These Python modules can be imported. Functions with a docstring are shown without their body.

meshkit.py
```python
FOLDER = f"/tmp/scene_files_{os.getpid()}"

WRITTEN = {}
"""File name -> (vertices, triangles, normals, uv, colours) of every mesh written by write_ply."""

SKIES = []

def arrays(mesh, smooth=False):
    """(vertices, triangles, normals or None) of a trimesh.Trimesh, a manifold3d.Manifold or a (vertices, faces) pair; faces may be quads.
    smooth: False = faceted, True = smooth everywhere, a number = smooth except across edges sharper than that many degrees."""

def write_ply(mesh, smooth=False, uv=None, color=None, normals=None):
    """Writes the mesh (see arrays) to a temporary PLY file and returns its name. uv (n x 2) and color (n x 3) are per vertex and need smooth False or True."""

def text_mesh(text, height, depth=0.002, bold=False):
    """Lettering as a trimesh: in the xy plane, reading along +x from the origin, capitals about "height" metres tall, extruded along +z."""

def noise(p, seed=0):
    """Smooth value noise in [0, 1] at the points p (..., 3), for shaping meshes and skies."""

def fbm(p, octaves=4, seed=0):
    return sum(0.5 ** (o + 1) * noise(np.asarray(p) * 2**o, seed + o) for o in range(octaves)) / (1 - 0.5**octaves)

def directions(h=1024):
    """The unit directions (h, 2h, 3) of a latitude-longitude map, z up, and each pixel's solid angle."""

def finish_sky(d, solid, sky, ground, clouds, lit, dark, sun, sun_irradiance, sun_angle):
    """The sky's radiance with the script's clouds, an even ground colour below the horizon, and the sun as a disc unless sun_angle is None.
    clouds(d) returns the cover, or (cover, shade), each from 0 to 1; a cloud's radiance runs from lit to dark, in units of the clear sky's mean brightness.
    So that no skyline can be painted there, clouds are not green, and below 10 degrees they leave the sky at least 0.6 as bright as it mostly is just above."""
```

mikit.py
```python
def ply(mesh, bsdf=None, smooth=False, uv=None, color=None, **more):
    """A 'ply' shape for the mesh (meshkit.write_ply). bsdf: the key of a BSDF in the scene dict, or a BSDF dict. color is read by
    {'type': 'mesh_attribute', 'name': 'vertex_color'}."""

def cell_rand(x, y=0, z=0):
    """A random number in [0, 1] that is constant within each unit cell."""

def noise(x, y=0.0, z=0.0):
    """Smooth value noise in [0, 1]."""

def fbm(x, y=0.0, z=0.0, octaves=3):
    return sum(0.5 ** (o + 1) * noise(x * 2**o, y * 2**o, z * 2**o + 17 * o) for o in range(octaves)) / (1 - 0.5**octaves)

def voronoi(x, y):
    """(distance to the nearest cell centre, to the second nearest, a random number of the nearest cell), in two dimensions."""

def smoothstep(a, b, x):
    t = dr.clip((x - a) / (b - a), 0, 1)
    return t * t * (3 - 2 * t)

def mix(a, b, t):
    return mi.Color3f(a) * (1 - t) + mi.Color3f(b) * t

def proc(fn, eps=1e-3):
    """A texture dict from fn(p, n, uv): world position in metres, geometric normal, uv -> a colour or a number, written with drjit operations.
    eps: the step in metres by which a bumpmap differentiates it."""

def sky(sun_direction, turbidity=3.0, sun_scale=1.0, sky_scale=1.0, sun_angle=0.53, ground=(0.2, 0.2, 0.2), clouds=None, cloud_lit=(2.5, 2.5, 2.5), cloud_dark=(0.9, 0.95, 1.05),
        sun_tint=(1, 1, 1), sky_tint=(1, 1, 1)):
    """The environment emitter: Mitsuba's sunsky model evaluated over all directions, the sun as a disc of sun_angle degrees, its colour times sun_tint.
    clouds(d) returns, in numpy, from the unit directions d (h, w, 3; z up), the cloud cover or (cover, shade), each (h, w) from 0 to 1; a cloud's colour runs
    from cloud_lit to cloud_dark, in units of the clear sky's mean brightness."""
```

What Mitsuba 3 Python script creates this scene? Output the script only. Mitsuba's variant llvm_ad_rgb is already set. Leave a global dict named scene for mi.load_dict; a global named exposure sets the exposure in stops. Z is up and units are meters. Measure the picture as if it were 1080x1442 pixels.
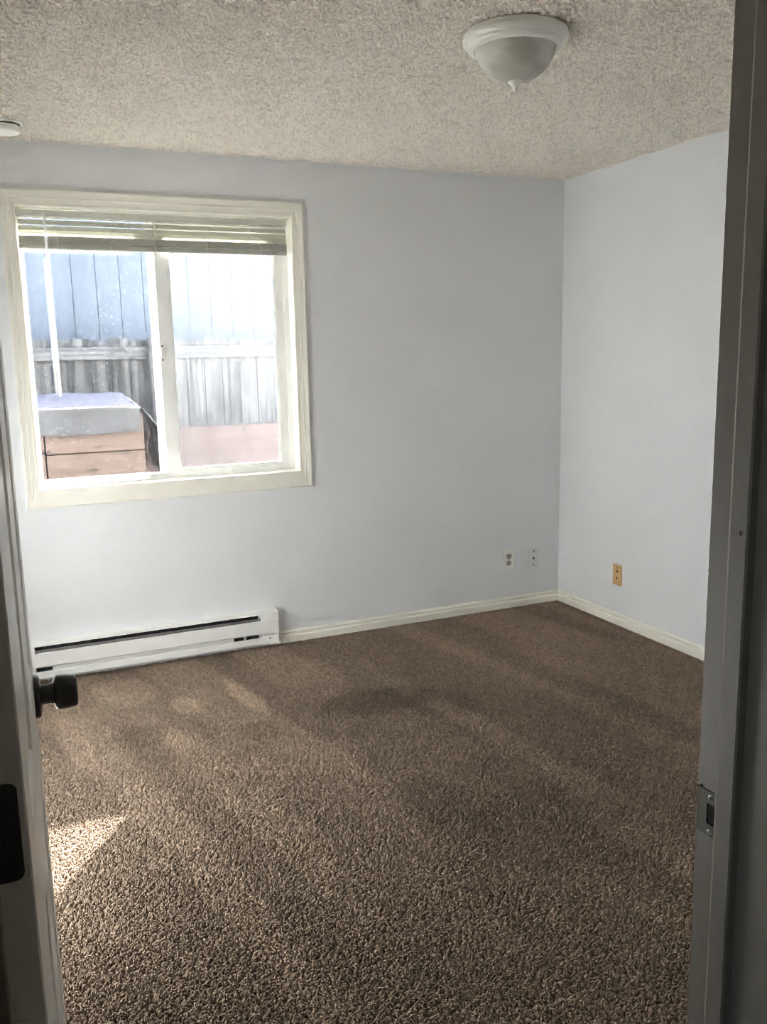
import math, random
import numpy as np, trimesh, drjit as dr, mitsuba as mi, mikit
import manifold3d as m3
from mikit import noise, fbm, voronoi, cell_rand, smoothstep, mix, proc, ply
T = mi.ScalarTransform4f
rng = np.random.RandomState(7)
random.seed(7)
scene, labels = {}, {}

# ---------------------------------------------------------------- camera, sky, sun, exposure
CAM = np.array([-3.07288, -4.29710, 1.50082])
YAW, PITCH, ROLL, FOCAL = 0.419617, 0.178842, -0.020328, 1233.618
fw = np.array([math.sin(YAW) * math.cos(PITCH), math.cos(YAW) * math.cos(PITCH), -math.sin(PITCH)])
rt = np.array([math.cos(YAW), -math.sin(YAW), 0.0])
up = np.cross(rt, fw)
cr, sr = math.cos(ROLL), math.sin(ROLL)
rt, up = cr * rt + sr * up, -sr * rt + cr * up
M = np.eye(4)
M[:3, 0], M[:3, 1], M[:3, 2], M[:3, 3] = -rt, up, fw, CAM
scene['camera'] = {'type': 'perspective', 'fov_axis': 'x', 'fov': 2 * math.degrees(math.atan(540 / FOCAL)),
                   'near_clip': 0.02, 'far_clip': 500.0, 'to_world': T(M.tolist())}
SUN_EL = math.radians(27.6)
SUN = np.array([0.564 * math.cos(SUN_EL), 0.826 * math.cos(SUN_EL), math.sin(SUN_EL)])
SUN /= np.linalg.norm(SUN)
scene['sky'] = mikit.sky(SUN, turbidity=3.0, sun_scale=3.6, sky_scale=1.0, ground=(0.2, 0.2, 0.2),
                           sun_tint=(0.77, 1.0, 1.50), sky_tint=(1.06, 1.0, 0.95))
exposure = 4.44


# ---------------------------------------------------------------- materials
def rgb(*c):
    return {'type': 'rgb', 'value': list(map(float, c))}


def pr(name, color, rough=0.5, bump=None, height=1.0, eps=1e-3, **more):
    b = {'type': 'principled', 'base_color': color if isinstance(color, dict) else rgb(*color), 'roughness': rough, **more}
    if bump is not None:
        b = {'type': 'bumpmap', 'arbitrary': proc(bump, eps), 'scale': float(height), 'bsdf': b}
    scene[name] = {'type': 'twosided', 'bsdf': b}
    return name


def orange_peel(p, n, uv):
    return noise(p.x * 120, p.y * 120, p.z * 120) * 0.6 + noise(p.x * 45, p.y * 45, p.z * 45) * 0.4


def wall_color(p, n, uv):
    v = fbm(p.x * 2.3, p.y * 2.3, p.z * 1.7)
    return mi.Color3f(0.722, 0.732, 0.747) * (0.985 + 0.03 * v)


def trim_color(p, n, uv):
    v = fbm(p.x * 5, p.y * 5, p.z * 5)
    return mi.Color3f(0.80, 0.785, 0.70) * (0.97 + 0.06 * v)


NAP_SHEEN = ((-2.13, -0.62, 0.05, 0.22, 0.46), (-2.40, -0.62, 0.06, 0.10, 0.38), (-2.62, -0.33, 0.13, 0.18, 0.30), (-2.88, -0.80, 0.05, 0.28, 0.28),
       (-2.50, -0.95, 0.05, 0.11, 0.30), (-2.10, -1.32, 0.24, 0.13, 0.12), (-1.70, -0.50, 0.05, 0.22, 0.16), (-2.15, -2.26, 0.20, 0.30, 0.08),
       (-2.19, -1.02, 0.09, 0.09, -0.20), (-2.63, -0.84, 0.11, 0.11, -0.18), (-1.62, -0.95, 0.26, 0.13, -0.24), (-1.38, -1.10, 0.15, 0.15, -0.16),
       (-1.80, -1.90, 0.14, 0.22, -0.12), (-1.45, -2.20, 0.30, 0.25, -0.10))  # light and dark of leaning pile, painted as tone on the yarn


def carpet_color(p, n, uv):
    """yarn flecks per tuft (uv.x) and the sheen of vacuumed nap painted into the colour: strokes towards the window and the turns at their ends"""
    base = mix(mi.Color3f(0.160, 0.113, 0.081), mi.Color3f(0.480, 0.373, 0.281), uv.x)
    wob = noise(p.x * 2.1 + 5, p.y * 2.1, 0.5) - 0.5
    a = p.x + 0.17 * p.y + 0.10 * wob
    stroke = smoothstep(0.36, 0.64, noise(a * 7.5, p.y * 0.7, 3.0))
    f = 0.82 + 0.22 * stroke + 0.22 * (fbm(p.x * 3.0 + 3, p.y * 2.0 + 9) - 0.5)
    for cx, cy, rx, ry, amp in NAP_SHEEN:
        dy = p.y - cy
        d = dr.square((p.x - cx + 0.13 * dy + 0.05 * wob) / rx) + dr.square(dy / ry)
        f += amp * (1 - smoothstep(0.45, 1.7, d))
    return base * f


def popcorn_color(p, n, uv):
    return mi.Color3f(0.87, 0.832, 0.758) * (0.80 + 0.22 * uv.x)


def cedar_color(p, n, uv):
    g = fbm(p.x * 2.2, p.y * 2, p.z * 38 + 3 * noise(p.x * 3, p.z * 4))
    knot = smoothstep(0.16, 0.02, voronoi(p.x * 4.1, p.z * 9.0)[0])
    c = mix(mi.Color3f(0.115, 0.078, 0.063), mi.Color3f(0.20, 0.145, 0.120), g)
    return c * (1 - 0.55 * knot)


def fence_color(p, n, uv):
    k = cell_rand(dr.floor(p.x / 0.1385))
    g = fbm(p.x * 48, p.y * 20, p.z * 1.3 + 31 * k)
    stain = smoothstep(0.45, 0.7, fbm(p.x * 6 + 13, p.y, p.z * 2.2))
    c = mix(mi.Color3f(0.085, 0.082, 0.082), mi.Color3f(0.265, 0.256, 0.252), smoothstep(0.15, 0.85, g)) * (0.86 + 0.28 * k)
    return c * (1 - 0.35 * stain)


def rail_color(p, n, uv):
    g = fbm(p.x * 2.5, p.y * 20, p.z * 60)
    return mix(mi.Color3f(0.14, 0.136, 0.134), mi.Color3f(0.27, 0.262, 0.258), smoothstep(0.2, 0.8, g)) * (1 - 0.35 * smoothstep(0.62, 0.75, fbm(p.x * 16, 1.0, p.z * 16)))


def shaded_cedar_color(p, n, uv):
    g = fbm(p.x * 1.8, p.y * 2, p.z * 30 + 2 * noise(p.x * 2.5, p.z * 4))
    return mix(mi.Color3f(0.072, 0.048, 0.045), mi.Color3f(0.135, 0.095, 0.088), g)


def shed_color(p, n, uv):
    k = cell_rand(dr.floor((p.x + 20) / 0.183))
    g = fbm(p.x * 25, p.y * 5, p.z * 2.2)
    return mi.Color3f(0.245, 0.272, 0.318) * (0.9 + 0.12 * k + 0.14 * (g - 0.5))


def tarp_color(p, n, uv):
    g = fbm(p.x * 14, p.y * 14, p.z * 14)
    return mix(mi.Color3f(0.165, 0.155, 0.195), mi.Color3f(0.225, 0.212, 0.255), g)


def tarp_grey_color(p, n, uv):
    g = fbm(p.x * 9, p.y * 9, p.z * 13)
    return mix(mi.Color3f(0.048, 0.047, 0.047), mi.Color3f(0.082, 0.081, 0.088), g)


def soil_color(p, n, uv):
    return mix(mi.Color3f(0.07, 0.055, 0.04), mi.Color3f(0.16, 0.13, 0.10), fbm(p.x * 20, p.y * 20, p.z * 20))


def bowl_color(p, n, uv):
    v = fbm(p.x * 11 + 2 * noise(p.x * 9, p.y * 9, p.z * 9), p.y * 11, p.z * 16)
    return mix(mi.Color3f(0.36, 0.35, 0.305), mi.Color3f(0.54, 0.53, 0.475), smoothstep(0.3, 0.75, v))


pr('wall_paint', proc(wall_color), 0.55, orange_peel, 0.0005, specular=0.3)
pr('trim_paint', proc(trim_color), 0.38)
pr('door_paint', (0.74, 0.735, 0.70), 0.33)
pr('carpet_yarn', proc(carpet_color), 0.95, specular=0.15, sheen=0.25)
pr('carpet_backing', (0.13, 0.095, 0.07), 0.95, specular=0.1)
pr('popcorn_plaster', proc(popcorn_color), 0.9, specular=0.15)
pr('ceiling_base', (0.60, 0.562, 0.50), 0.9, specular=0.15)
pr('white_vinyl', (0.80, 0.80, 0.78), 0.32)
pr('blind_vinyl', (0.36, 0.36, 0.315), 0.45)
scene['backlit_slat_vinyl'] = {'type': 'blendbsdf', 'weight': 0.22, 'a': {'type': 'twosided', 'bsdf': {'type': 'principled', 'base_color': rgb(0.62, 0.62, 0.55), 'roughness': 0.45}},
                       'b': {'type': 'principledthin', 'base_color': rgb(0.85, 0.84, 0.74), 'roughness': 0.6, 'diff_trans': 1.6}}  # free slats: same vinyl as the stack, backlight put into a lighter colour
pr('blind_cord', (0.72, 0.71, 0.66), 0.8)
scene['milky_plastic'] = {'type': 'blendbsdf', 'weight': 0.5, 'a': {'type': 'twosided', 'bsdf': {'type': 'roughplastic', 'diffuse_reflectance': rgb(0.85, 0.86, 0.86), 'alpha': 0.2}},
                          'b': {'type': 'principledthin', 'base_color': rgb(0.92, 0.93, 0.93), 'roughness': 0.6, 'diff_trans': 1.6}}
pr('heater_enamel', (0.80, 0.80, 0.775), 0.3)
pr('heater_dark', (0.05, 0.05, 0.05), 0.5)
pr('fin_metal', (0.42, 0.42, 0.42), 0.4, metallic=0.9)
pr('bronze', (0.026, 0.025, 0.022), 0.26, metallic=0.3, specular=0.6)
pr('steel', (0.075, 0.075, 0.062), 0.45, metallic=0.5)
pr('black_void', (0.006, 0.006, 0.006), 0.9)
pr('plate_cream', (0.80, 0.79, 0.73), 0.35)
pr('receptacle_grey', (0.33, 0.33, 0.31), 0.4)
pr('plate_painted', (0.66, 0.66, 0.67), 0.45)
pr('plate_tan', (0.56, 0.36, 0.17), 0.4)
pr('hole_dark', (0.03, 0.025, 0.02), 0.7)
pr('lamp_rim', (0.70, 0.69, 0.64), 0.16)
pr('lamp_bowl', proc(bowl_color), 0.42, specular=0.35)
pr('detector_plastic', (0.80, 0.80, 0.76), 0.4)
pr('cedar', proc(cedar_color), 0.75, specular=0.2)
pr('fence_wood', proc(fence_color), 0.85, specular=0.15)
pr('shed_paint', proc(shed_color), 0.6, specular=0.25)
pr('roofing', (0.09, 0.09, 0.095), 0.9)
pr('tarp_vinyl', proc(tarp_color), 0.5)
pr('tarp_grey', proc(tarp_grey_color), 0.55)
pr('shaded_cedar', proc(shaded_cedar_color), 0.8, specular=0.2)  # same wood as the planter, weaker light put into a darker colour
pr('rail_wood', proc(rail_color), 0.85, specular=0.15)
pr('pale_sheet', (0.26, 0.26, 0.265), 0.45)
pr('soil', proc(soil_color), 0.95, specular=0.1)
pr('hall_paint', (0.60, 0.53, 0.44), 0.6)
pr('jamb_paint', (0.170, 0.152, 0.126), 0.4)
pr('hall_carpet', (0.14, 0.11, 0.085), 0.95)


def dirt_fixed(p, n, uv):
    s = smoothstep(0.60, 0.80, fbm(p.x * 75, 1.0, p.z * 60))
    return 0.003 + 0.018 * s * smoothstep(0.4, 0.7, noise(p.x * 9, 0.3, p.z * 7))


def dirt_sash(p, n, uv):
    s = fbm(p.x * 16, 2.0, p.z * 4.5)
    up_ = smoothstep(0.95, 1.75, p.z)
    return 0.019 + 0.010 * s + 0.017 * up_ * smoothstep(-2.35, -1.75, p.x)


def glass(name, dirt):
    scene[name] = {'type': 'blendbsdf', 'weight': proc(dirt), 'a': {'type': 'thindielectric'},
                   'b': {'type': 'principledthin', 'base_color': rgb(0.85, 0.87, 0.9), 'roughness': 0.7, 'diff_trans': 1.4}}


glass('glass_fixed', dirt_fixed)
glass('glass_sash', dirt_sash)


# ---------------------------------------------------------------- mesh helpers
def cbox(x0, x1, y0, y1, z0, z1, b=0.0):
    """box with chamfered edges"""
    if b <= 0:
        m = trimesh.creation.box((x1 - x0, y1 - y0, z1 - z0))
        m.apply_translation(((x0 + x1) / 2, (y0 + y1) / 2, (z0 + z1) / 2))
        return m
    b = min(b, 0.49 * (x1 - x0), 0.49 * (y1 - y0), 0.49 * (z1 - z0))
    pts = []
    for sx in (0, 1):
        for sy in (0, 1):
            for sz in (0, 1):
                c = np.array([(x0, x1)[sx], (y0, y1)[sy], (z0, z1)[sz]], float)
                d = np.array([1 - 2 * sx, 1 - 2 * sy, 1 - 2 * sz]) * b
                for k in range(3):
                    q = c + d
                    q[k] = c[k]
                    pts.append(q)
    return trimesh.convex.convex_hull(np.array(pts))


def mani(m):
    return m3.Manifold(m3.Mesh(np.asarray(m.vertices, np.float32), np.asarray(m.faces, np.uint32)))


def unmani(M_):
    g = M_.to_mesh()
    return trimesh.Trimesh(np.array(g.vert_properties[:, :3], float), np.array(g.tri_verts), process=False)


def cut(a, *bs):
    r = mani(a)
    for b in bs:
        r = r - mani(b)
    return unmani(r)


def cat(*ms):
    return trimesh.util.concatenate(list(ms))


def lathe(prof, n=48):
    """profile of (radius, z), closed on the axis where radius is 0"""
    return trimesh.creation.revolve(np.array(prof, float), sections=n)


def tube(pts, r, n=8):
    from trimesh.creation import cylinder
    out = []
    for a, b in zip(pts[:-1], pts[1:]):
        out.append(cylinder(radius=r, segment=(np.array(a, float), np.array(b, float)), sections=n))
    return cat(*out)


def along(axis_from_z, m, at):
    """turns a mesh made along +z so that +z points along the axis, and moves it"""
    m = m.copy()
    m.apply_transform(trimesh.geometry.align_vectors([0, 0, 1], axis_from_z))
    m.apply_translation(at)
    return m


def extrude_x(poly, x0, x1):
    """a (y, z) outline extruded along x"""
    from shapely.geometry import Polygon
    m = trimesh.creation.extrude_polygon(Polygon(poly), x1 - x0, engine='earcut')
    v = np.array(m.vertices)
    m.vertices = np.stack([v[:, 2] + x0, v[:, 0], v[:, 1]], 1)
    m.fix_normals()
    return m


def extrude_y(poly, y0, y1):
    """an (x, z) outline extruded along y"""
    from shapely.geometry import Polygon
    m = trimesh.creation.extrude_polygon(Polygon(poly), y1 - y0, engine='earcut')
    v = np.array(m.vertices)
    m.vertices = np.stack([v[:, 0], v[:, 2] + y0, v[:, 1]], 1)
    m.fix_normals()
    return m


COUNT = {}


def key_for(name):
    n = COUNT.get(name, 0)
    COUNT[name] = n + 1
    return name if n == 0 else f'{name}_{n:03d}'


def add(name, mesh, bsdf, smooth=False, parent=None, label=None, cat_=None, group=None, kind=None):
    key = key_for((parent + '__' if parent else '') + name)
    scene[key] = ply(mesh, bsdf, smooth)
    tag(key, label, cat_, group, kind)
    return key


def tag(key, label=None, cat_=None, group=None, kind=None):
    d = {k: v for k, v in (('label', label), ('category', cat_), ('group', group), ('kind', kind)) if v}
    if d:
        labels[key] = d
    return key


def thing(name, label=None, cat_=None, group=None, kind=None):
    return tag(key_for(name), label, cat_, group, kind)


# ---------------------------------------------------------------- room shell
XL, XR, YB, YF, HC = -3.3, 0.0, 0.0, -3.55, 2.44     # left, right, back (window) and front (door) wall faces, ceiling
WT = 0.115                                           # thickness of the door wall
OX0, OX1, OZ0, OZ1 = -2.889, -1.628, 0.913, 2.166    # window opening inside its liner
DX0, DX1, DH = -3.112, -2.323, 2.05                  # doorway

add('floor', cbox(XL - 0.15, XR + 0.15, YF - 0.04, YB + 0.15, -0.12, -0.010), 'carpet_backing', kind='structure',
    label='brown cut pile carpet floor with painted sheen of vacuum strokes')
add('ceiling', cbox(-5.1, XR + 0.3, -5.45, YB + 0.3, HC + 0.004, HC + 0.16), 'ceiling_base', kind='structure',
    label='warm white popcorn textured ceiling')
add('wall_back', cut(cbox(XL - 0.15, XR + 0.15, YB, YB + 0.15, -0.12, HC + 0.01),
                     cbox(OX0 - 0.014, OX1 + 0.014, -1, 1, OZ0 - 0.014, OZ1 + 0.014)), 'wall_paint', kind='structure',
    label='pale grey window wall')
add('wall_right', cbox(XR, XR + 0.15, YF - 0.2, YB + 0.01, -0.12, HC + 0.01), 'wall_paint', kind='structure', label='pale grey right hand wall')
add('wall_left', cbox(XL - 0.15, XL, YF - 0.2, YB + 0.01, -0.12, HC + 0.01), 'wall_paint', kind='structure')
JW = 0.019
add('wall_front', cut(cbox(-5.0, XR + 0.1, YF - WT, YF, -0.12, HC + 0.01),
                      cbox(DX0 - JW, DX1 + JW, -6, 0, -1, DH + JW)), 'wall_paint', kind='structure')

# hall in which the camera stands
add('wall_hall_left', cut(cbox(-4.9, -4.8, -5.4, YF - WT, -0.12, HC + 0.01), cbox(-6, 0, -5.0, -4.1, 1.0, 1.9)), 'hall_paint', kind='structure')  # opening added out of view to let daylight onto the jambs
add('wall_hall_right', cbox(-1.3, -1.2, -5.4, YF - WT, -0.12, HC + 0.01), 'hall_paint', kind='structure')
add('wall_hall_rear', cbox(-4.9, -1.2, -5.4, -5.3, -0.12, HC + 0.01), 'hall_paint', kind='structure')
add('floor_hall', cbox(-4.9, -1.2, -5.4, YF - 0.041, -0.12, -0.002), 'hall_carpet', kind='structure')

# popcorn lumps on the ceiling and pile on the floor: small tiles repeated
TX, TY = 3.3 / 7, 0.5125


def popcorn_tile():
    base = trimesh.creation.icosahedron()
    bv, bf = np.array(base.vertices), np.array(base.faces)
    n = 3700
    vs, fs, uv = [], [], []
    for i in range(n):
        r = rng.uniform(0.0022, 0.0040) * (1.3 if rng.rand() < 0.25 else 1)
        c = np.array([rng.uniform(0, TX), rng.uniform(0, TY), HC + 0.003 - rng.uniform(0, 0.005)])
        s = r * rng.uniform(0.75, 1.3, 3)
        R = trimesh.transformations.random_rotation_matrix(rng.rand(3))[:3, :3]
        vs.append((bv @ R.T) * s + c)
        fs.append(bf + 12 * i)
        uv.append(np.tile([[rng.rand() ** 0.5 if rng.rand() > 0.14 else -0.7 * rng.rand(), 0]], (12, 1)))
    return (np.vstack(vs), np.vstack(fs)), np.vstack(uv)


mesh_, uv_ = popcorn_tile()
scene['popcorn_tile'] = {'type': 'shapegroup', 'lump': ply(mesh_, 'popcorn_plaster', True, uv=uv_)}


def carpet_tile():
    from scipy.spatial import cKDTree
    step = 0.0051
    xs = np.arange(0, TX - step / 2, TX / round(TX / step))
    ys = np.arange(0, TY - step / 2, TY / round(TY / step))
    gx, gy = np.meshgrid(xs, ys)
    c = np.stack([gx.ravel(), gy.ravel()], 1) + rng.uniform(-0.0021, 0.0021, (gx.size, 2))
    n = len(c)
    # twisted frieze yarns that huddle in little clumps; the tile repeats without a seam
    m_ = int(TX * TY / 0.0112 ** 2)
    hub = rng.rand(m_, 2) * [TX, TY]
    wrap = np.vstack([hub + [a * TX, b * TY] for a in (-1, 0, 1) for b in (-1, 0, 1)])
    dist, near = cKDTree(wrap).query(c)
    d = wrap[near] - c
    d = d * 0.55 + rng.normal(0, 0.0022, (n, 2))
    d = d * np.minimum(1, 0.0058 / (np.linalg.norm(d, axis=1) + 1e-9))[:, None]
    hub_h, hub_t = rng.uniform(0.82, 1.15, m_)[near % m_], rng.rand(m_)[near % m_]
    h = rng.uniform(0.0100, 0.0125, n) * hub_h * (1 - 0.28 * np.clip(dist / 0.0082, 0, 1) ** 2)
    p0 = np.c_[c, np.full(n, -0.010)]
    p1 = p0 + np.c_[d * 0.35, h * 0.60]
    p2 = p0 + np.c_[d, h * 0.92]
    tip = d / (np.linalg.norm(d, axis=1, keepdims=True) + 1e-9)
    p3 = p2 + np.c_[tip * 0.0016, 0.0012 + 0 * h]
    rad = rng.uniform(0.0020, 0.0028, n)
    spin = rng.uniform(0, 2 * np.pi, n)
    rings = []
    for k, (p, f) in enumerate(((p0, 0.9), (p1, 1.15), (p2, 1.0))):
        for j in range(4):
            a = spin + k * 0.5 + j * np.pi / 2
            rings.append(p + np.c_[np.cos(a) * rad * f, np.sin(a) * rad * f, 0 * a])
    V = np.stack(rings + [p3], 1)                       # n x 13 x 3
    F = []
    for k in range(2):
        for j in range(4):
            a, b = 4 * k + j, 4 * k + (j + 1) % 4
            F += [[a, b, b + 4], [a, b + 4, a + 4]]
    for j in range(4):
        F.append([8 + j, 8 + (j + 1) % 4, 12])
    F = np.array(F)
    tone = np.clip(0.62 * rng.beta(1.1, 1.1, n) + 0.38 * hub_t, 0, 1)
    uv = np.repeat(np.c_[tone, 0 * tone], 13, 0)
    return (V.reshape(-1, 3), (F[None] + 13 * np.arange(n)[:, None, None]).reshape(-1, 3)), uv


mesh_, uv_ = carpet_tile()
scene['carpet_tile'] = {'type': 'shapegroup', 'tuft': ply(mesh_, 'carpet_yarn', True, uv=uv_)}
k = 0
for i in range(7):
    for j in range(7):
        k += 1
        fx, fy = rng.randint(2), rng.randint(2)
        m = T().translate([XL + TX * (i + fx), -TY * (j + 1 - fy), 0]).scale([1 - 2 * fx, 1 - 2 * fy, 1])
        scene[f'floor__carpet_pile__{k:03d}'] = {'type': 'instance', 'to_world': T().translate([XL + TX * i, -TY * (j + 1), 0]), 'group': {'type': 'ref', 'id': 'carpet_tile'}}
        scene[f'ceiling__popcorn_texture__{k:03d}'] = {'type': 'instance', 'to_world': m, 'group': {'type': 'ref', 'id': 'popcorn_tile'}}
labels['floor__carpet_pile'] = {'label': 'twisted brown carpet pile', 'kind': 'stuff'}
labels['ceiling__popcorn_texture'] = {'label': 'sprayed popcorn lumps', 'kind': 'stuff'}

# baseboards
BP = [(0.0, 0.0), (-0.014, 0.0), (-0.014, 0.034), (-0.013, 0.036), (-0.0075, 0.038), (-0.0075, 0.050), (-0.0100, 0.053), (-0.0090, 0.058), (-0.003, 0.063), (-0.003, 0.066), (0.0, 0.066)]
add('baseboard_back', extrude_x(BP, -1.785, 0.0), 'trim_paint', kind='structure', label='low cream baseboard under the window wall')
bb = extrude_x(BP, -3.55, 0.0)
v = np.array(bb.vertices)
bb.vertices = np.stack([v[:, 1], v[:, 0], v[:, 2]], 1)
bb.fix_normals()
bl = bb.copy()
bl.vertices = np.array(bl.vertices) * [-1, 1, 1] + [XL, 0, 0]
bl.fix_normals()
add('baseboard_left', bl, 'trim_paint', kind='structure')
add('baseboard_right', bb, 'trim_paint', kind='structure', label='low cream baseboard along the right hand wall')

# ---------------------------------------------------------------- window
W = thing('window_1', 'white vinyl sliding window in a cream moulded casing', kind='structure')
CASE = [(0.0, 0.0), (0.0, 0.009), (0.006, 0.0115), (0.011, 0.0095), (0.024, 0.0115), (0.031, 0.0145), (0.034, 0.0125), (0.046, 0.0155), (0.052, 0.018), (1.0, 0.018), (1.0, 0.0)]


def casing_side(p, q, out_p, out_q, width_prof):
    """one mitred board: inner line p-q, outer line out_p-out_q (x, z); profile over it"""
    n = len(width_prof)
    v = []
    wmax = 0.058
    for a, b in ((p, out_p), (q, out_q)):
        a, b = np.array(a), np.array(b)
        for (d, h) in width_prof:
            t = 1.0 if d == 1.0 else d / wmax
            c = a + (b - a) * t
            v.append([c[0], -h, c[1]])
    f = []
    for i in range(n):
        j = (i + 1) % n
        f += [[i, j, n + j], [i, n + j, n + i]]
    f += [[0, i, i + 1] for i in range(1, n - 1)] + [[n, n + i + 1, n + i] for i in range(1, n - 1)]
    m = trimesh.Trimesh(np.array(v), np.array(f), process=False)
    m.fix_normals()
    return m


EX0, EX1, EZ0, EZ1 = -2.947, -1.567, 0.828, 2.238
i_ = [(OX0, OZ0), (OX1, OZ0), (OX1, OZ1), (OX0, OZ1)]
o_ = [(EX0, EZ0), (EX1, EZ0), (EX1, EZ1), (EX0, EZ1)]
FLAT = [(0.0, 0.0), (0.0, 0.015), (0.002, 0.017), (0.054, 0.017), (1.0, 0.014), (1.0, 0.0)]
for a, b in ((1, 2), (2, 3), (3, 0)):
    add('casing', casing_side(i_[a], i_[b], o_[a], o_[b], CASE), 'trim_paint', parent=W)
add('casing', casing_side(i_[0], i_[1], o_[0], o_[1], FLAT), 'trim_paint', parent=W, label='flat cream sill board')
LD = 0.072
add('liner', cat(cbox(OX0 - 0.013, OX0, -0.001, LD, OZ0 - 0.013, OZ1 + 0.013), cbox(OX1, OX1 + 0.013, -0.001, LD, OZ0 - 0.013, OZ1 + 0.013),
                 cbox(OX0, OX1, -0.001, LD, OZ1, OZ1 + 0.013), cbox(OX0, OX1, -0.001, LD, OZ0 - 0.013, OZ0)), 'trim_paint', parent=W)
FY0, FY1 = 0.070, 0.138
fr = cut(cbox(OX0 - 0.013, OX1 + 0.013, FY0, FY1, OZ0 - 0.013, OZ1 + 0.013, 0.003),
         cbox(OX0 + 0.026, OX1 - 0.026, 0, 1, OZ0 + 0.028, OZ1 - 0.028),
         cbox(OX0 + 0.018, OX1 - 0.018, FY0 + 0.006, FY0 + 0.034, OZ0 + 0.014, OZ1 - 0.014))
add('frame', fr, 'white_vinyl', parent=W)
add('fixed_bar', cbox(-2.316, -2.262, 0.108, 0.134, OZ0 + 0.02, OZ1 - 0.02, 0.003), 'white_vinyl', parent=W)
add('fixed_pane', cbox(OX0 + 0.020, -2.275, 0.1200, 0.1202, OZ0 + 0.022, OZ1 - 0.022), 'glass_fixed', parent=W)
S = W + '__sliding_sash'
SX0, SX1, SZ0, SZ1 = -2.290, OX1 - 0.016, OZ0 + 0.012, OZ1 - 0.016
GX0, GX1, GZ0, GZ1 = -2.226, -1.697, 0.953, OZ1 - 0.060
sash = cut(cbox(SX0, SX1, 0.074, 0.103, SZ0, SZ1, 0.003), cbox(GX0, GX1, 0, 1, GZ0, GZ1))
bead = cut(cbox(GX0 - 0.001, GX1 + 0.001, 0.078, 0.088, GZ0 - 0.001, GZ1 + 0.001), cbox(GX0 + 0.008, GX1 - 0.008, 0, 1, GZ0 + 0.008, GZ1 - 0.008))
COUNT[S] = 1
scene[S] = ply(sash, 'white_vinyl')
add('glazing_bead', bead, 'white_vinyl', parent=S)
scene[S + '__pane'] = ply(cbox(GX0 - 0.002, GX1 + 0.002, 0.0900, 0.0902, GZ0 - 0.002, GZ1 + 0.002), 'glass_sash')
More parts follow.
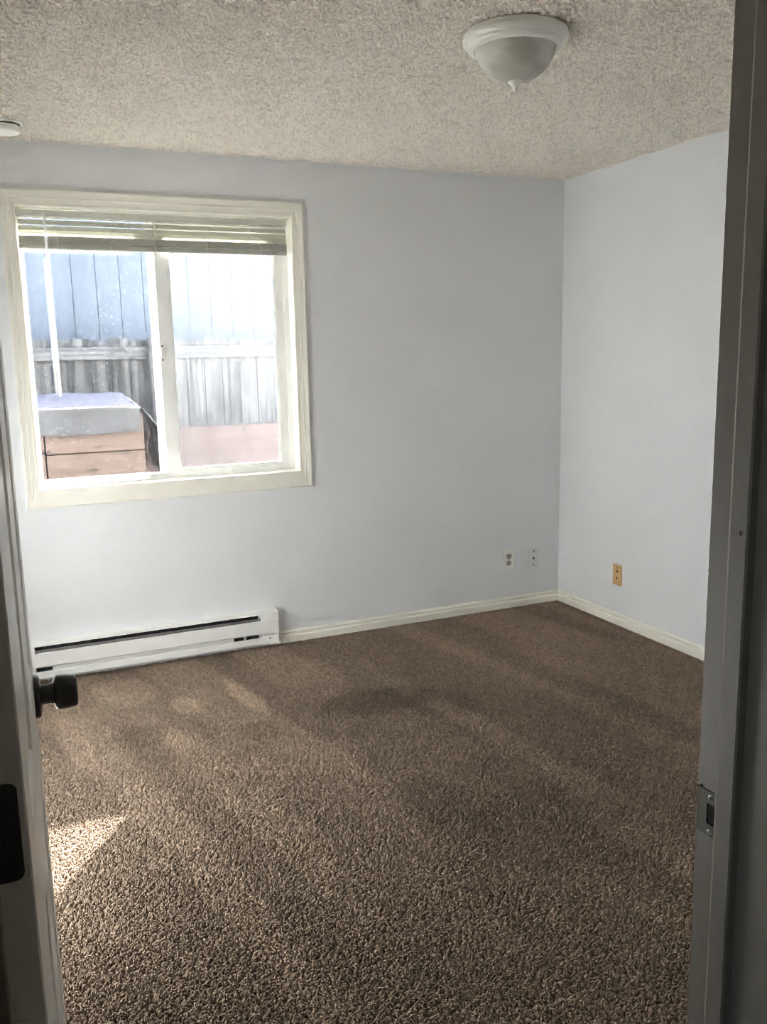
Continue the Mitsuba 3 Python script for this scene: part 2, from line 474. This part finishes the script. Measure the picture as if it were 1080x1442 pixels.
latch = cat(cbox(-2.290, -2.272, 0.066, 0.075, 1.485, 1.565, 0.002), cbox(-2.287, -2.270, 0.056, 0.068, 1.505, 1.545, 0.003),
            along([0, -1, 0], trimesh.creation.cylinder(0.004, 0.003, sections=12), (-2.279, 0.066, 1.557)),
            along([0, -1, 0], trimesh.creation.cylinder(0.004, 0.003, sections=12), (-2.279, 0.066, 1.492)))
add('latch', latch, 'white_vinyl', parent=S)
for z in (1.557, 1.492):
    add('latch_screw', along([0, -1, 0], trimesh.creation.cylinder(0.0042, 0.003, sections=12), (-2.279, 0.0645, z)), 'hole_dark', parent=S)

# ---------------------------------------------------------------- blind
B = thing('window_blind', 'raised mini blind bunched at the top of the window', 'blind')
BX0, BX1, BY = -2.884, -1.640, 0.036
pr('headrail_vinyl', (0.55, 0.55, 0.49), 0.4)
add('headrail', cut(cbox(BX0, BX1, BY - 0.014, BY + 0.014, 2.132, 2.160, 0.002), cbox(BX0 + 0.002, BX1 - 0.002, BY - 0.012, BY + 0.012, 2.140, 2.2)), 'headrail_vinyl', parent=B)


def slat(z, tilt, sag=0.0, thick=0.0006):
    n, w = 5, 0.025
    xs = np.linspace(BX0 + 0.004, BX1 - 0.004, 13)
    v, f = [], []
    for x in xs:
        dz = sag * math.sin((x - BX0) / (BX1 - BX0) * math.pi)
        for s in (0, 1):
            for j in range(n):
                t = j / (n - 1) - 0.5
                c, h = t * w, 0.0016 * (1 - 4 * t * t) - thick * s
                v.append([x, BY + c * math.cos(tilt) - h * math.sin(tilt), z + dz + c * math.sin(tilt) + h * math.cos(tilt)])
    m = 2 * n
    for i in range(len(xs) - 1):
        a, b = i * m, (i + 1) * m
        loop = list(range(n)) + list(range(2 * n - 1, n - 1, -1))
        for k in range(len(loop)):
            p, q = loop[k], loop[(k + 1) % len(loop)]
            f += [[a + p, a + q, b + q], [a + p, b + q, b + p]]
    t_ = trimesh.Trimesh(np.array(v), np.array(f), process=False)
    t_.fix_normals()
    return t_


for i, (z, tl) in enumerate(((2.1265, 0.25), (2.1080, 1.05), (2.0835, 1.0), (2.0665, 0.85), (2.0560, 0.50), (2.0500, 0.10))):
    add('slat', slat(z, tl, -0.001 * (i % 2)), 'backlit_slat_vinyl', parent=B)
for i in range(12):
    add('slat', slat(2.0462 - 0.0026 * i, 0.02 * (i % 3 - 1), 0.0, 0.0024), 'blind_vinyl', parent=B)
add('bottom_rail', cbox(BX0 + 0.003, BX1 - 0.003, BY - 0.0125, BY + 0.0125, 1.992, 2.0135, 0.003), 'blind_vinyl', parent=B)
for x in (-2.721, -2.491, -2.288, -2.046, -1.828, -1.781):
    loop = []
    for s in (-1, 1):
        zz = np.linspace(2.134, 1.995, 12)
        loop.append(tube([(x + 0.0025 * math.sin(5 * kk + s + x * 9), BY + s * 0.0142, z) for kk, z in enumerate(zz)], 0.0010, 5))
    for cord in loop:
        add('ladder_cord', cord, 'blind_cord', parent=B)
wand = cat(tube([(-2.768, BY - 0.016, 2.146), (-2.768, BY - 0.026, 2.128)], 0.0016),
           tube([(-2.768, BY - 0.026, 2.130), (-2.764, BY - 0.030, 1.350)], 0.0062, 8), tube([(-2.764, BY - 0.030, 1.352), (-2.764, BY - 0.030, 1.338)], 0.0036, 6))
add('tilt_wand', wand, 'milky_plastic', parent=B, label='long white tilt wand')

# ---------------------------------------------------------------- baseboard heater
H = thing('baseboard_heater', 'long white electric baseboard heater on the wall below the window', 'heater')
HX0, HX1 = -3.065, -1.795
back = extrude_x([(0, 0.02), (-0.006, 0.02), (-0.006, 0.192), (0, 0.192)], HX0 + 0.002, HX1 - 0.002)
add('back_plate', back, 'heater_dark', parent=H)
top = extrude_x([(0, 0.200), (-0.048, 0.200), (-0.060, 0.194), (-0.062, 0.186), (-0.059, 0.186), (-0.056, 0.192), (-0.046, 0.197), (0, 0.197)], HX0, HX1)
add('top_cover', top, 'heater_enamel', parent=H)
front = extrude_x([(-0.058, 0.155), (-0.066, 0.152), (-0.068, 0.090), (-0.062, 0.084), (-0.060, 0.086), (-0.065, 0.092), (-0.063, 0.149), (-0.057, 0.152)], HX0, HX1)
add('front_panel', front, 'heater_enamel', parent=H)
lower = extrude_x([(-0.004, 0.028), (-0.060, 0.028), (-0.063, 0.032), (-0.061, 0.055), (-0.050, 0.062), (-0.048, 0.060), (-0.058, 0.053), (-0.058, 0.034), (-0.004, 0.032)], HX0, HX1)
add('lower_lip', lower, 'heater_enamel', parent=H)
for x0, x1 in ((HX0, HX0 + 0.088), (HX1 - 0.092, HX1)):
    cap = extrude_x([(0, 0.022), (-0.061, 0.022), (-0.0635, 0.030), (-0.0610, 0.074), (-0.0655, 0.082), (-0.0675, 0.150), (-0.0615, 0.190), (-0.050, 0.1985), (0, 0.1985)], x0, x1)
    add('end_cap', cap, 'heater_enamel', parent=H)
inner = cat(*[cbox(HX0 + 0.095 + 0.013 * i, HX0 + 0.0956 + 0.013 * i, -0.054, -0.008, 0.095, 0.148) for i in range(int((HX1 - HX0 - 0.19) / 0.013))])
add('heating_fins', inner, 'fin_metal', parent=H, kind='stuff')
add('heating_rod', along([1, 0, 0], trimesh.creation.cylinder(0.008, HX1 - HX0 - 0.19, sections=12), ((HX0 + HX1) / 2, -0.03, 0.135)), 'fin_metal', parent=H)
add('air_deflector', extrude_x([(-0.020, 0.150), (-0.050, 0.150), (-0.052, 0.166), (-0.050, 0.167), (-0.048, 0.153), (-0.020, 0.153)], HX0 + 0.088, HX1 - 0.092), 'fin_metal', parent=H)
# throat plates between the front panel and the lip; the inlet stays open near both ends
add('throat_plate', extrude_x([(-0.040, 0.060), (-0.044, 0.060), (-0.046, 0.094), (-0.042, 0.094)], HX0 + 0.16, HX1 - 0.235), 'heater_enamel', parent=H)
add('throat_plate', extrude_x([(-0.040, 0.060), (-0.044, 0.060), (-0.062, 0.072), (-0.062, 0.090), (-0.042, 0.094)], HX1 - 0.182, HX1 - 0.174), 'heater_enamel', parent=H)
add('cover_screw', along([0, -1, 0], trimesh.creation.cylinder(0.0035, 0.004, sections=12), (HX1 - 0.048, -0.062, 0.058)), 'hole_dark', parent=H)


# ---------------------------------------------------------------- wall plates
def plate(x, z, w=0.072, h=0.115):
    """in the xz plane with its front at -y"""
    return cbox(x - w / 2, x + w / 2, -0.006, 0, z - h / 2, z + h / 2, 0.0025)


def knob_cyl(x, z, r, d0, d1, n=20):
    return along([0, -1, 0], trimesh.creation.cylinder(r, d1 - d0, sections=n), (x, -(d0 + d1) / 2, z))


o = thing('duplex_outlet', 'cream wall plate with two grey receptacles low on the window wall', 'outlet')
ox, oz = -0.357, 0.293
add('cover_plate', plate(ox, oz, 0.074, 0.118), 'plate_cream', parent=o)
for dz in (0.0205, -0.0205):
    face = trimesh.intersections.slice_mesh_plane(knob_cyl(ox, oz + dz, 0.0178, 0.004, 0.0082, 28), [0, 0, -1], [0, 0, oz + dz + 0.0135], cap=False)
    rc = add('receptacle', cat(face), 'receptacle_grey', parent=o)
    for dx, hh in ((-0.0064, 0.008), (0.0064, 0.0066)):
        add('slot', cbox(ox + dx - 0.0011, ox + dx + 0.0011, -0.0088, -0.0078, oz + dz + 0.001, oz + dz + 0.001 + hh), 'hole_dark', parent=rc)
    add('ground_hole', knob_cyl(ox, oz + dz - 0.0068, 0.0026, 0.0078, 0.0088, 12), 'hole_dark', parent=rc)
add('cover_screw', knob_cyl(ox, oz, 0.003, 0.005, 0.0072, 12), 'steel', parent=o)

o = thing('jack_plate', 'wall plate painted grey like the wall, with three dark dots, beside the cream outlet', 'wall plate')
ox, oz = -0.184, 0.281
add('cover_plate', plate(ox, oz), 'plate_painted', parent=o)
add('jack', knob_cyl(ox, oz, 0.0062, 0.005, 0.010, 16), 'hole_dark', parent=o)
for dz in (0.042, -0.042):
    add('cover_screw', knob_cyl(ox, oz + dz, 0.0046, 0.005, 0.0078, 12), 'hole_dark', parent=o)

o = thing('jack_plate', 'tan wall plate with three dark dots low on the right hand wall', 'wall plate')
RZ = trimesh.transformations.rotation_matrix(-math.pi / 2, [0, 0, 1])


def right_wall(m, y):
    m = m.copy()
    m.apply_transform(RZ)            # -y front -> -x front
    m.apply_translation([0, y, 0])
    return m


oy, oz = -0.552, 0.279
add('cover_plate', right_wall(plate(0, oz, 0.074, 0.117), oy), 'plate_tan', parent=o)
add('jack', right_wall(knob_cyl(0, oz + 0.020, 0.0060, 0.005, 0.009, 16), oy), 'hole_dark', parent=o)
for dz, r in ((0.041, 0.0038), (-0.018, 0.0052)):
    add('cover_screw', right_wall(knob_cyl(0, oz + dz, r, 0.005, 0.0075, 12), oy), 'hole_dark', parent=o)

# ---------------------------------------------------------------- ceiling light and smoke detector
Lm = thing('ceiling_light', 'flush ceiling light with a white stepped rim and alabaster glass bowl', 'ceiling light')
lx, ly = -1.530, -1.880
pan = lathe([(0, 2.438), (0.150, 2.438), (0.155, 2.433), (0.155, 2.426), (0.158, 2.421), (0.1575, 2.413), (0.150, 2.404), (0.146, 2.402), (0.144, 2.395), (0.136, 2.389), (0.126, 2.387), (0.122, 2.390), (0.122, 2.420), (0, 2.420)], 72)
pan.apply_translation([lx, ly, 0])
add('rim', pan, 'lamp_rim', 40, parent=Lm)
bp = [(0.1215, 2.394), (0.1200, 2.384), (0.1155, 2.370), (0.107, 2.353), (0.0945, 2.3365), (0.079, 2.3225), (0.061, 2.312), (0.041, 2.305), (0.022, 2.302), (0.0, 2.301)]
bp = bp + [(r * 0.965, z + 0.004) for r, z in bp[::-1]]
bowl = lathe(bp, 72)
bowl.apply_translation([lx, ly, 0])
add('glass_bowl', bowl, 'lamp_bowl', 50, parent=Lm)
fin = lathe([(0, 2.305), (0.0215, 2.304), (0.0215, 2.299), (0.017, 2.294), (0.0105, 2.2905), (0.0090, 2.286), (0.0080, 2.279), (0.0045, 2.2735), (0, 2.272)], 32)
fin.apply_translation([lx, ly, 0])
add('finial', fin, 'lamp_rim', 50, parent=Lm)

D = thing('smoke_detector', 'round white smoke detector on the ceiling above the window', 'smoke detector')
sx, sy = -2.915, -0.300
d1 = lathe([(0, 2.439), (0.074, 2.439), (0.0755, 2.434), (0.074, 2.429), (0.0, 2.429)], 48)
d2 = lathe([(0, 2.430), (0.063, 2.430), (0.063, 2.422), (0, 2.422)], 48)
d3 = lathe([(0, 2.4225), (0.064, 2.4225), (0.0655, 2.418), (0.0645, 2.407), (0.060, 2.399), (0.045, 2.396), (0, 2.395)], 48)
for nm, m_, mt in (('mounting_base', d1, 'detector_plastic'), ('vent_ring', d2, 'hole_dark'), ('body', d3, 'detector_plastic')):
    m_.apply_translation([sx, sy, 0])
    add(nm, m_, mt, 40, parent=D)

# ---------------------------------------------------------------- doorway: jambs, stops, strike plate
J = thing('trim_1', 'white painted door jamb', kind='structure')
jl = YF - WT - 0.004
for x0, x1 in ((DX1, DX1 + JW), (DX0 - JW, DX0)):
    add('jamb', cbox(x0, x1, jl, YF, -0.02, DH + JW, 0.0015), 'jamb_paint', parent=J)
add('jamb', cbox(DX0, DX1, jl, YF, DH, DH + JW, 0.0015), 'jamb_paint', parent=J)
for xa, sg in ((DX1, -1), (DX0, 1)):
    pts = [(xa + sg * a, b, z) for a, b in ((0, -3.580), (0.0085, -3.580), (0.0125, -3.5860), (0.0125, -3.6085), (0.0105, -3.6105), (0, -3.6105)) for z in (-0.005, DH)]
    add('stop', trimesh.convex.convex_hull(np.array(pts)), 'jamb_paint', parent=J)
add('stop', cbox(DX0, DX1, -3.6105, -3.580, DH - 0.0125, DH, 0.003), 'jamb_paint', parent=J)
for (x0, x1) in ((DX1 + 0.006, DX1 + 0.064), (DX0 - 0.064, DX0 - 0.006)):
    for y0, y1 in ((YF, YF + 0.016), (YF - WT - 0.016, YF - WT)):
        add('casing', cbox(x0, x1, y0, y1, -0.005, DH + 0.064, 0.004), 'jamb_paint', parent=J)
SP = J + '__strike_plate'
COUNT[SP] = 1
zc = 0.9465
sp = cut(cbox(DX1 - 0.0018, DX1 + 0.001, -3.5775, -3.548, zc - 0.029, zc + 0.029, 0.0006), cbox(-3, 0, -3.5768, -3.5610, zc - 0.0130, zc + 0.0130))
lip = cbox(DX1 - 0.0016, DX1 + 0.006, -3.5485, -3.5445, zc - 0.029, zc + 0.029, 0.001)
scene[SP] = ply(cat(sp, lip), 'steel')
add('bolt_hole', cbox(DX1 - 0.0004, DX1 + 0.001, -3.5770, -3.5608, zc - 0.0132, zc + 0.0132), 'black_void', parent=SP)
for dz in (0.0222, -0.0222):
    add('screw', along([-1, 0, 0], lathe([(0.0016, 0.0), (0.0038, 0.0), (0.0034, 0.0012), (0.0018, 0.0016), (0.0016, 0.0)], 20), (DX1 - 0.0016, -3.567, zc + dz)), 'fin_metal', parent=SP)
add('paint_chip', along([-1, 0, 0], trimesh.creation.icosphere(1, 0.003), (DX1 - 0.0122, -3.600, 1.300)), 'jamb_paint', parent=J)

# ---------------------------------------------------------------- door leaf, open into the room
DO = thing('door_1', 'white panelled door standing open', kind='structure')
h0, h1 = np.array([-3.074, -3.540]), np.array([-3.044, -2.765])
DWd = float(np.linalg.norm(h1 - h0))
ud = (h1 - h0) / DWd
nd = np.array([ud[1], -ud[0]])              # towards the camera side (hall face)
TD = np.eye(4)
TD[:2, 0], TD[:2, 1], TD[:2, 3] = ud, -nd, h0   # local x along the width, local y into the thickness, z up


def on_door(m):
    m = m.copy()
    m.apply_transform(TD)
    return m


TH = 0.035
slab = cbox(0, DWd, 0, TH, 0.012, 2.035, 0.0015)
cuts, adds = [], []
pw = (DWd - 0.115 * 2 - 0.10) / 2
for cx in (0.115, 0.115 + pw + 0.10):
    for z0, z1 in ((0.25, 0.86), (1.03, 1.60), (1.72, 1.91)):
        for yy in (0, 1):
            y_at = 0.0 if yy == 0 else TH
            sgn = 1 if yy == 0 else -1
            pts = []
            for off, dep in ((-0.0, -0.002), (0.012, 0.007)):
                for X in (cx + off, cx + pw - off):
                    for Z in (z0 + off, z1 - off):
                        pts.append([X, y_at + sgn * dep, Z])
            cuts.append(trimesh.convex.convex_hull(np.array(pts)))
            pts = []
            for off, dep in ((0.022, 0.0075), (0.045, 0.002)):
                for X in (cx + off, cx + pw - off):
                    for Z in (z0 + off, z1 - off):
                        pts.append([X, y_at + sgn * dep, Z])
            adds.append(trimesh.convex.convex_hull(np.array(pts)))
r = mani(slab)
for c in cuts:
    r = r - mani(c)
for a in adds:
    r = r + mani(a)
add('leaf', on_door(unmani(r)), 'door_paint', parent=DO)
KN = DO + '__knob'
COUNT[KN] = 1
kx, kz = DWd - 0.058, 0.962
kn = lathe([(0, 0.0), (0.0185, 0.0), (0.0165, 0.010), (0.0160, 0.018), (0.0165, 0.024), (0.0185, 0.029), (0.0245, 0.031), (0.0275, 0.034), (0.0285, 0.040), (0.0278, 0.052), (0.0262, 0.061), (0.0235, 0.0655), (0.016, 0.067), (0, 0.0675)], 40)
scene[KN] = ply(on_door(along([0, -1, 0], kn, (kx, 0, kz))), 'bronze', 35)
rs = lathe([(0, 0), (0.0355, 0), (0.0355, 0.004), (0.033, 0.008), (0.024, 0.010), (0.016, 0.0115), (0, 0.012)], 40)
add('rose', on_door(along([0, -1, 0], rs, (kx, 0, kz - 0.002))), 'bronze', 35, parent=KN)
from shapely.geometry import box as sbox
leaf = sbox(0.0125, 1.066, 0.050, 1.154).buffer(-0.008).buffer(0.008)
hm = trimesh.creation.extrude_polygon(sbox(0.0060 + 0.008, 1.062 + 0.008, 0.0375 - 0.008, 1.151 - 0.008).buffer(0.008), 0.0022, engine='earcut')
v = np.array(hm.vertices)
hm.vertices = np.stack([-v[:, 2] * 1.0, v[:, 0], v[:, 1]], 1)
hm.fix_normals()
HG = DO + '__hinge'
COUNT[HG] = 1
scene[HG] = ply(on_door(hm), 'bronze')
barrel = trimesh.creation.cylinder(0.0065, 0.089, sections=20)
barrel.apply_translation([-0.003, 0.041, 1.1065])
add('barrel', on_door(barrel), 'bronze', 40, parent=HG)
for z in (1.078, 1.1065, 1.135):
    s_ = along([-1, 0, 0], lathe([(0, 0), (0.0035, 0), (0.003, 0.0008), (0, 0.001)], 16), (-0.0022, 0.016 if z != 1.1065 else 0.024, z))
    add('screw', on_door(s_), 'bronze', parent=HG)

# ---------------------------------------------------------------- outside the window
add('ground', cbox(-9, 9, 0.151, 14, -0.2, 0.05), 'soil', kind='structure', label='bare ground outside')
F = thing('board_fence', 'weathered grey board fence seen through the window', 'fence')
FP = 0.1385
n0 = math.floor(-3.9 / FP)
for i in range(30):
    x = (n0 + i) * FP
    hgt = 1.640 + rng.uniform(-0.012, 0.014)
    m_ = cbox(x + 0.003, x + FP - 0.003, 2.505 + rng.uniform(0, 0.004), 2.524, 0.04, hgt, 0.003)
    add('picket', m_, 'fence_wood', parent=F)
add('top_rail', cbox(-3.9, 0.25, 2.460, 2.504, 1.497, 1.588, 0.004), 'rail_wood', parent=F)
add('lower_rail', cbox(-3.9, 0.25, 2.465, 2.504, 0.40, 0.49, 0.004), 'fence_wood', parent=F)
ph = cbox(-1.952, -1.862, 2.375, 2.462, 0.04, 1.655, 0.008).subdivide_to_size(0.05)
ph.vertices += (np.array([rng.uniform(-0.004, 0.004, 3) for _ in range(len(ph.vertices))]))
add('post', ph, 'fence_wood', parent=F)

SH = thing('shed', 'pale blue shed wall of vertical boards behind the grey fence', 'shed')
SPW = 0.183
add('body', cbox(-4.4, 0.9, 3.222, 5.2, 0.04, 2.72), 'shed_paint', parent=SH)
n0 = math.floor(-4.4 / SPW)
for i in range(29):
    x = (n0 + i) * SPW
    add('board', cbox(x + 0.0018, x + SPW - 0.0018, 3.208 + rng.uniform(0, 0.003), 3.2225, 0.04, 2.70, 0.003), 'shed_paint', parent=SH)
add('roof', cbox(-4.5, 1.0, 3.12, 5.3, 2.72, 2.77, 0.004), 'roofing', parent=SH)

PB = thing('planter_box', 'reddish wooden box under a lilac tarp outside the left pane', 'planter')
BXa, BXb, BYa, BYb = -3.45, -2.275, 0.82, 1.42
for z0, z1 in ((0.06, 0.34), (0.344, 0.66), (0.664, 0.985), (0.99, 1.20)):
    add('plank', cbox(-2.803, BXb, BYa, BYa + 0.038, z0, z1, 0.004), 'cedar', parent=PB)
    add('plank', cbox(BXa, -2.811, BYa + 0.002, BYa + 0.038, z0 + 0.01, z1 + 0.01 if z1 < 1.1 else 1.2, 0.004), 'cedar', parent=PB)
for x in (BXa, BXb - 0.038):
    add('end_board', cbox(x, x + 0.038, BYa + 0.04, BYb, 0.06, 1.20, 0.004), 'cedar', parent=PB)
add('rear_board', cbox(BXa, BXb, BYb, BYb + 0.038, 0.06, 1.22, 0.004), 'cedar', parent=PB)


def sheet(P, t=0.003):
    """a grid of points (n x m x 3) as a closed thin sheet"""
    n, m = P.shape[:2]
    f = []
    for i in range(n - 1):
        for j in range(m - 1):
            a = i * m + j
            f += [[a, a + m, a + m + 1], [a, a + m + 1, a + 1]]
    f = np.array(f)
    top_ = trimesh.Trimesh(P.reshape(-1, 3), f, process=False)
    low = P.reshape(-1, 3) - np.array(top_.vertex_normals) * t
    rim = list(range(m)) + [i * m + m - 1 for i in range(1, n)] + list(range(n * m - 2, (n - 1) * m - 1, -1)) + [i * m for i in range(n - 2, 0, -1)]
    k = n * m
    side = []
    for a, b in zip(rim, rim[1:] + rim[:1]):
        side += [[a, b, b + k], [a, b + k, a + k]]
    m_ = trimesh.Trimesh(np.vstack([top_.vertices, low]), np.vstack([f, f[:, ::-1] + k, side]), process=False)
    m_.fix_normals()
    return m_


TP = 'tarp'
COUNT[TP] = 1
xs = np.linspace(-3.48, -2.292, 40)
ys = np.linspace(0.800, 1.475, 14)
gx, gy = np.meshgrid(xs, ys, indexing='ij')
gz = 1.240 + 0.085 * (gy - 0.8) + 0.004 * np.sin(gx * 17 + gy * 6) * (gy > 0.82) - 0.05 * np.clip((gx + 2.40) / 0.11, 0, 1) ** 2 * 0.25
scene[TP] = ply(sheet(np.stack([gx, gy, gz], -1)), 'tarp_vinyl', True)
tag(TP, 'lilac tarp with a grey front flap draped over the wooden box outside the left pane', 'tarp')
# grey flap hanging down the front
zs = np.linspace(0, 1, 9)
gx, gt = np.meshgrid(np.linspace(-3.48, -2.292, 60), zs, indexing='ij')
gy = 0.798 - 0.006 * np.sin(gx * 23 + 2 * gt) * gt - 0.004 * np.sin(gx * 61) * gt
gz = 1.238 - 0.0125 * np.clip((gx + 2.40) / 0.11, 0, 1) ** 2 - gt * (0.142 + 0.006 * np.sin(gx * 9))
add('front_flap', sheet(np.stack([gx, gy, gz], -1)), 'tarp_grey', True, parent=TP, label='grey front flap')
add('fold_highlight', tube([(-3.48, 0.797, 1.240), (-2.41, 0.797, 1.240), (-2.292, 0.797, 1.228)], 0.0045), 'plate_cream', parent=TP, label='pale roll standing for the lit fold of the tarp')  # light caught along the tarp fold, put in as a pale roll
# loose end slumping over the right hand end of the box
gs, gy = np.meshgrid(np.linspace(0, 1, 26), np.linspace(0.802, 1.30, 16), indexing='ij')
gx = np.where(gs < 0.4, -2.292 + 0.115 * gs / 0.4, -2.177 + 0.012 * np.sin((gs - 0.4) * 12 + gy * 14) + 0.02 * (gs - 0.4))
gz = 1.227 + 0.085 * (gy - 0.8) - np.where(gs < 0.4, 0.13 * (gs / 0.4) ** 1.35, 0.13 + 0.27 * (gs - 0.4) / 0.6) + 0.006 * np.sin(gy * 25 + gs * 9)
add('end_flap', sheet(np.stack([gx, np.minimum(gy, 1.288), gz], -1)), 'pale_sheet', True, parent=TP, label='slumped pale end flap')

G = thing('raised_bed', 'reddish plank edge of the raised bed outside the right pane, below the fence', 'raised bed')
for z0, z1 in ((0.06, 0.40), (0.405, 0.73), (0.735, 1.062)):
    add('plank', cbox(-2.262, 0.3, 1.300, 1.338, z0, z1, 0.004), 'shaded_cedar', parent=G)
add('soil', cbox(-2.262, 0.3, 1.339, 2.37, 0.05, 0.99), 'soil', parent=G, kind='stuff')
for x, z in ((-1.92, 1.020), (-1.56, 1.035), (-1.42, 0.93), (-1.36, 0.925), (-1.60, 0.94), (-1.75, 0.88), (-1.335, 0.88)):
    add('nail', knob_cyl(x, z, 0.008, 0, 0.003, 10).apply_translation([0, 1.3005, 0]), 'hole_dark', parent=G)
